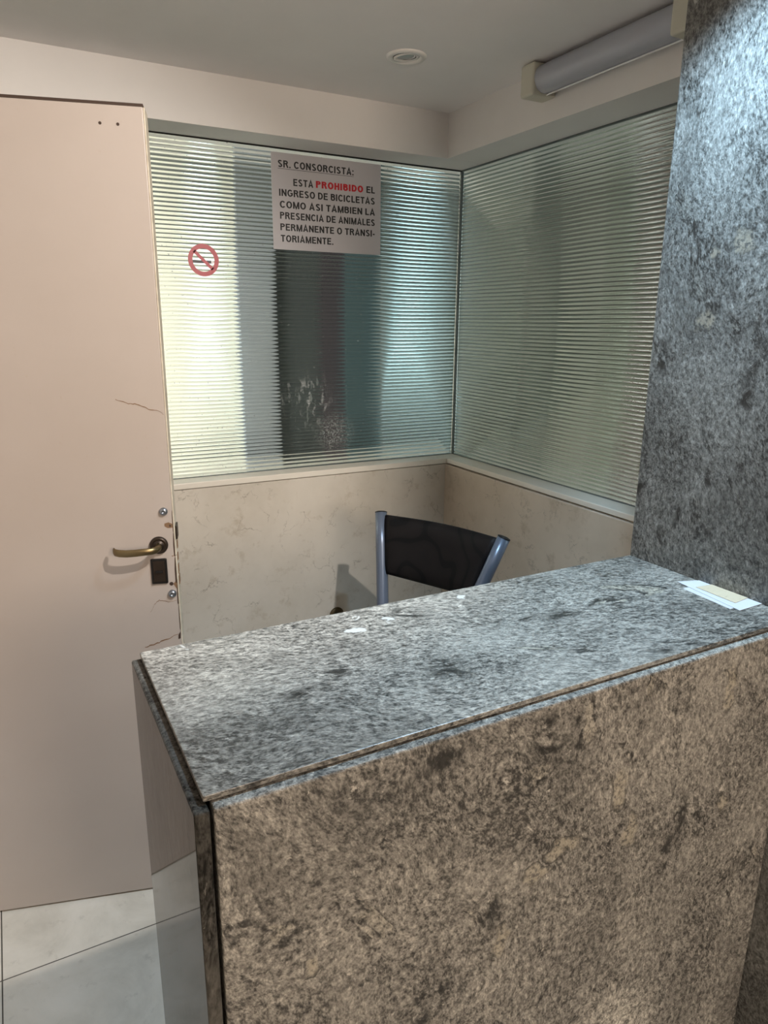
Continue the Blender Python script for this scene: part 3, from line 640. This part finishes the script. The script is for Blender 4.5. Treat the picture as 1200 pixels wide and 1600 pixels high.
for f, sg in ((pA, 1), (pB, -1)):
    bm = bmesh.new()
    seat = f(0.40); low = seat + Vector((0, 0, -0.12)) + nr*0.01; foot = Vector((low.x, low.y, 0.012)) - nr*0.06
    tube(bm, [f(0), f(.1), f(.2), f(.3), f(.37), seat, low, foot], .0195, .0205, 20, up=nr)
    p = part(obj('back_post', bm, m_post, smooth=True), ch)
    bm = bmesh.new(); ax = (f(0)-f(.1)).normalized()
    tube(bm, [f(0)+ax*.0003, f(0)+ax*.003, f(0)+ax*.005], [.0202, .0202, .014], [.0212, .0212, .015], 20, up=nr); part(obj('post_cap', bm, m_blk, smooth=True), p)
    bm = bmesh.new(); ft = seat + nr*0.40 - Z*0.05 - e*sg*0.02; tube(bm, [seat + nr*0.02 - Z*0.05, ft, ft+nr*.015-Z*.02, Vector((ft.x, ft.y, 0.012)) + nr*0.02], .0125, n=14, up=e)
    part(obj('front_leg', bm, m_post, smooth=True), ch)
# backrest pad between the posts
bm = bmesh.new(); NU, NV = 22, 12; tv = (0.004, 0.185)
def padpt(u, v_, side):
    t = tv[0] + (tv[1]-tv[0])*v_; a, b2 = pA(t), pB(t)
    ins = 0.020 + 0.002*math.sin(math.pi*v_)
    L = (b2-a).length; q = a + (b2-a)*((ins + (L-2*ins)*u)/L)
    up_ = Z*(-0.012*math.sin(math.pi*u)*(1 if v_ > .9 else 0))
    rnd = (1 - (2*v_-1)**6)*(1 - (2*u-1)**10*.5)
    bulge = -0.028*math.sin(math.pi*u)            # the back curves away from the sitter
    return q + nr*(bulge + side*(0.004+0.014*rnd)) + up_
grid = {}
for sd in (-1, 1):
    for i in range(NU+1):
        for j in range(NV+1): grid[sd, i, j] = bm.verts.new(padpt(i/NU, j/NV, sd))
for sd in (-1, 1):
    for i in range(NU):
        for j in range(NV): bm.faces.new((grid[sd, i, j], grid[sd, i+1, j], grid[sd, i+1, j+1], grid[sd, i, j+1]))
for i in range(NU):
    for j in (0, NV): bm.faces.new((grid[-1, i, j], grid[-1, i+1, j], grid[1, i+1, j], grid[1, i, j]))
for j in range(NV):
    for i in (0, NU): bm.faces.new((grid[-1, i, j], grid[-1, i, j+1], grid[1, i, j+1], grid[1, i, j]))
part(obj('backrest', bm, m_vinyl, smooth=True), ch)
sm = (pA(.40)+pB(.40))/2; L2 = (pB(.40)-pA(.40)).length
bm = bmesh.new(); box(bm, (-L2/2+.02, 0.0, -.03), (L2/2-.02, .40, .03), .018, 4)
for v_ in bm.verts: v_.co = sm + e*v_.co.x + nr*(v_.co.y+.012) + Z*(v_.co.z - 0.035+.02)
part(obj('seat', bm, m_vinyl, smooth=True), ch)

# ------------------------------------------------------------------ small disc on the marble wall
bm = bmesh.new(); lathe(bm, [(.031, 0), (.031, .004), (.027, .008), (.012, .0095), (0, .0095)], 32, Matrix.Translation((-0.507, 0, 0.434)) @ Matrix.Rotation(math.pi/2, 4, 'X'))
m_disc = mat('brown_disc', (0.10, 0.075, 0.035), 0.45, 0.4)
tag(obj('wall_cap', bm, m_disc, smooth=True), 'small round bronze-brown cap on the marble wall above the counter edge', 'cap')

# ------------------------------------------------------------------ slips of paper against the pillar
m_paper = mat('white_paper', (0.80, 0.82, 0.88), 0.6); m_tan = mat('tan_paper', (0.70, 0.60, 0.42), 0.6)
N = NT(m_paper); N.base(N.mix(N.ramp(N.noise(N.coords(sc=(1, 3, 1)), 90, 3, .7), [(.6, BW(0)), (.75, BW(.25))]), (0.66, 0.67, 0.70), (0.42, 0.46, 0.56)))
N = NT(m_tan); N.base(N.mix(N.ramp(N.noise(N.coords(sc=(1, 3, 1)), 70, 4, .7), [(.55, BW(0)), (.72, BW(.5))]), (0.66, 0.56, 0.40), (0.42, 0.33, 0.20)))
def paper(pix, z, m, label, group=None, lift=0.0):
    P_ = []
    for x, y in pix:
        q = hit(1040 + x/7.5, 880 + y/7.5, 2, z); q.x = min(q.x, XC-0.0015); P_.append(q)
    bm = bmesh.new(); K = 8; top = []; bot = []
    for i in range(K+1):
        u = i/K; a = P_[0].lerp(P_[1], u); b2 = P_[3].lerp(P_[2], u); r1 = []; r2 = []
        for j in range(4):
            q = a.lerp(b2, j/3); q.z = z + lift*math.sin(math.pi*u)*(j/3)
            r1.append(bm.verts.new(q + Z*0.0004)); r2.append(bm.verts.new(q))
        top.append(r1); bot.append(r2)
    for i in range(K):
        for j in range(3): bm.faces.new((top[i][j], top[i+1][j], top[i+1][j+1], top[i][j+1])); bm.faces.new((bot[i][j], bot[i][j+1], bot[i+1][j+1], bot[i+1][j]))
        for j in (0, 3): bm.faces.new((top[i][j], top[i+1][j], bot[i+1][j], bot[i][j]))
    for i in (0, K):
        for j in range(3): bm.faces.new((top[i][j], top[i][j+1], bot[i][j+1], bot[i][j]))
    return tag(obj('paper_slip', bm, m), label, 'paper', group)
paper([(205, 300), (760, 540), (900, 480), (330, 262)], ZT+0.0002, m_paper, 'lower white paper sheet of the small stack beside the granite pillar')
paper([(138, 218), (868, 556), (1150, 470), (415, 197)], ZT+0.0010, m_paper, 'upper white paper sheet under the tan slip beside the granite pillar')
paper([(355, 280), (815, 466), (1000, 398), (560, 245)], ZT+0.0020, m_tan, 'tan paper slip lying on top of the white sheets')
